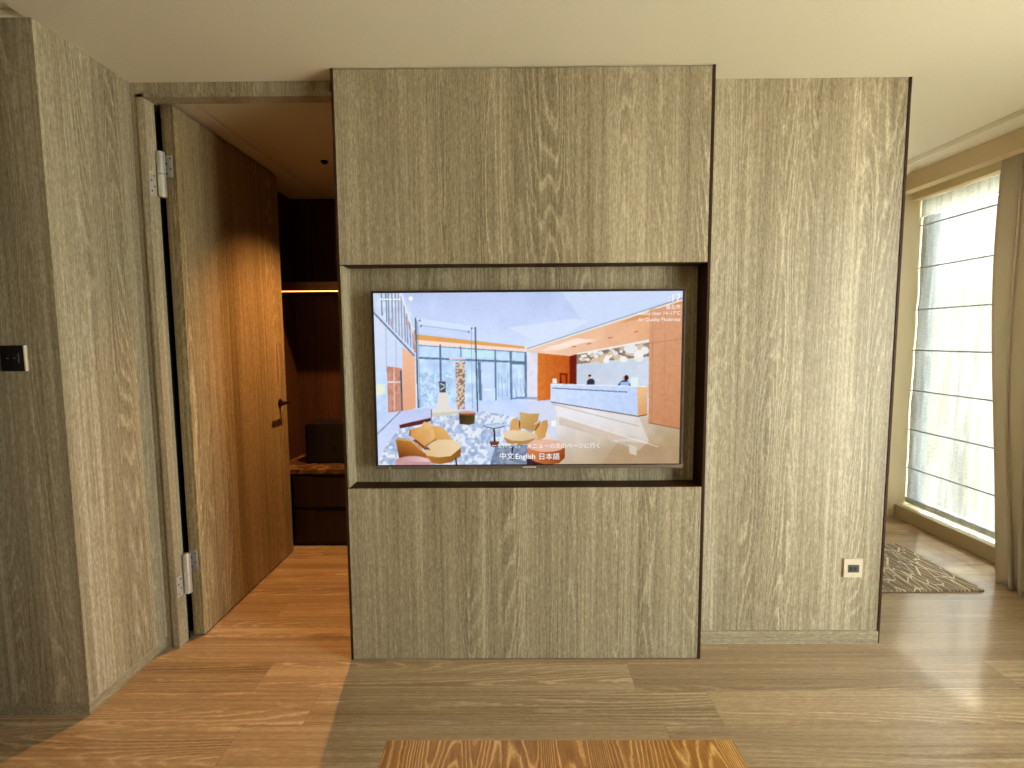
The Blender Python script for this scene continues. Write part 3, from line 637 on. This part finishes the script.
# ------------------------------------------------------------------ window, blind, curtain
win = bpy.data.objects.new('window_1', None); win.location = (3.13, 3.36, .1); win['kind'] = 'structure'; COL.objects.link(win)
XG = 3.13
boxes('window_frame', [(XG-.02, XG+.03, 2.74, 2.79, .10, WH), (XG-.02, XG+.03, YF-.055, YF-.001, .10, WH), (XG-.02, XG+.03, 2.79, YF-.055, .10, .145), (XG-.02, XG+.03, 2.79, YF-.055, WH-.05, WH)], M_frame, win)
boxes('pane', [(XG, XG+.006, 2.79, YF-.055, .145, WH-.05)], M_glass, win)
win2 = bpy.data.objects.new('window_2', None); win2.location = (3.13, .1, .1); win2['kind'] = 'structure'; COL.objects.link(win2)
fr = [(XG-.02, XG+.03, -.6, 1.15, .10, .15), (XG-.02, XG+.03, -.6, 1.15, WH-.05, WH)]
for y in (-.6, .25, 1.10): fr.append((XG-.02, XG+.03, y, y+.05, .15, WH-.05))
boxes('window_frame', fr, M_frame, win2)
boxes('pane', [(XG, XG+.006, -.55, 1.10, .15, WH-.05)], M_glass, win2)

XBL = 3.06; Y0b, Y1b = 2.77, 3.91
bl = thing('roman_blind', (XBL, 3.3, 2.42), 'white sheer roman blind hanging lowered in the tall window', 'blind')
BARZ = [2.238, 1.924, 1.614, 1.308, 1.001, .699, .399]
def cloth(name, z0, z1, m, x0, amp=.006):
    nu, nv = 70, max(6, int((z1-z0)/.02)); vs_ = []; fs = []
    for jj in range(nv+1):
        z = z0+(z1-z0)*jj/nv
        d = min(abs(z-b_) for b_ in BARZ)
        for ii in range(nu+1):
            y = Y0b+(Y1b-Y0b)*ii/nu
            a = amp*min(1, d/.08)
            vs_.append((x0+a*math.sin(y*52+1.3*math.sin(z*5+y*9))+.5*a*math.sin(y*23+z*3), y, z))
    for jj in range(nv):
        for ii in range(nu):
            k = jj*(nu+1)+ii; fs.append((k, k+1, k+nu+2, k+nu+1))
    me = bpy.data.meshes.new(name); me.from_pydata(vs_, [], fs); me.materials.append(m)
    for p_ in me.polygons: p_.use_smooth = True
    o = bpy.data.objects.new(name, me); COL.objects.link(o); o.parent = bl; o.matrix_parent_inverse = Matrix.Translation(-bl.location)
    return o
cloth('sheer_cloth', .125, 2.302, M_sheer, XBL)
cloth('hem', .125, .165, M_sheer2, XBL-.010, .004)
cloth('header_cloth', 2.30, WH-.005, M_sheer2, XBL-.016, .002)['label'] = 'denser folded cloth at the head'
boxes('head_rail', [(XBL-.01, XBL+.02, Y0b, Y1b, WH-.004, WH-.001)], M_frame, bl)
M_rod = simple('grey_blind_rod', srgb(150, 152, 158), .5)
for z in BARZ:
    bm = bmesh.new(); tube(bm, (XBL-.012, Y0b, z), (XBL-.012, Y1b, z), .0048, 8); obj('rod', bm, M_rod, bl)

# curtain: heavy cloth in deep folds, flaring at the floor
def curtain():
    nz, ns = 60, 240; vs_ = []; fs = []
    for jj in range(nz+1):
        z = .002+(2.545-.002)*jj/nz; h = z/2.545
        flare = (1-h)**2.2
        yfar = 3.04-.05*(1-h)-.195*flare
        for ii in range(ns+1):
            s = ii/ns
            y = yfar-s*(yfar-2.45)
            ph = s*2*math.pi*5.5+.5*math.sin(h*3.1+s*6)
            a = .036*(.8+.6*flare)
            x = 2.835-a*math.cos(ph)-.055*flare*(1-s)+.012*math.sin(h*7+s*11)
            y += .016*math.sin(ph*2)
            vs_.append((min(x, 2.955), y, z))
    for jj in range(nz):
        for ii in range(ns):
            k = jj*(ns+1)+ii; fs.append((k, k+1, k+ns+2, k+ns+1))
    me = bpy.data.meshes.new('curtain'); me.from_pydata(vs_, [], fs); me.materials.append(M_curtain)
    for p_ in me.polygons: p_.use_smooth = True
    o = bpy.data.objects.new('curtain', me); COL.objects.link(o)
    md = o.modifiers.new('thick', 'SOLIDIFY'); md.thickness = .003; md.offset = 0
    o['label'] = 'greige floor-length curtain drawn to the side of the tall window'; o['category'] = 'curtain'
curtain()

# ------------------------------------------------------------------ rug
rg = boxes('rug', [(1.72, 2.592, 2.713, 3.36, .0005, .012)], M_rug, bevel=.003)
rg['label'] = 'brown rug with scratchy cream lines on the floor by the window'; rg['category'] = 'rug'

# ------------------------------------------------------------------ coffee table at the bottom edge
ct = thing('coffee_table', (.10, .75, 0), 'glossy orange-brown wooden table with bold grain at the bottom edge of the photo', 'table')
boxes('table_top', [(-.316, .518, .42, 1.145, .42, .45)], M_table, ct, bevel=.003)
boxes('apron', [(-.27, .47, .47, .488, .34, .42), (-.27, .47, 1.08, 1.098, .34, .42), (-.27, -.252, .488, 1.08, .34, .42), (.452, .47, .488, 1.08, .34, .42)], M_table, ct)
for x in (-.27, .43):
    for y in (.47, 1.058): boxes('leg', [(x, x+.04, y, y+.04, 0, .34)], M_table, ct, bevel=.002)

# ------------------------------------------------------------------ outside: balcony slab and a pale building across the street
struct('ground', [(3.14, 60, -30, 60, -12.2, -12)], simple('pale_paving', srgb(186, 180, 166), .9))
bd = thing('apartment_building', (33, 42, -12), 'pale distant building seen faintly through the sheer blind', 'building')
boxes('walls', [(24, 40, 30, 56, -12, 4.2), (26, 40, 12, 29, -12, 1.5)], simple('pale_render', srgb(220, 208, 176), .9), bd)
M_pane = simple('dim_far_windows', srgb(120, 130, 136), .3)
for zz in range(-2, 2):
    for k in range(6): boxes('window', [(23.95, 24.02, 31.5+k*4, 33.3+k*4, zz*3+.4-1.8, zz*3+2.0-1.8)], M_pane, bd)
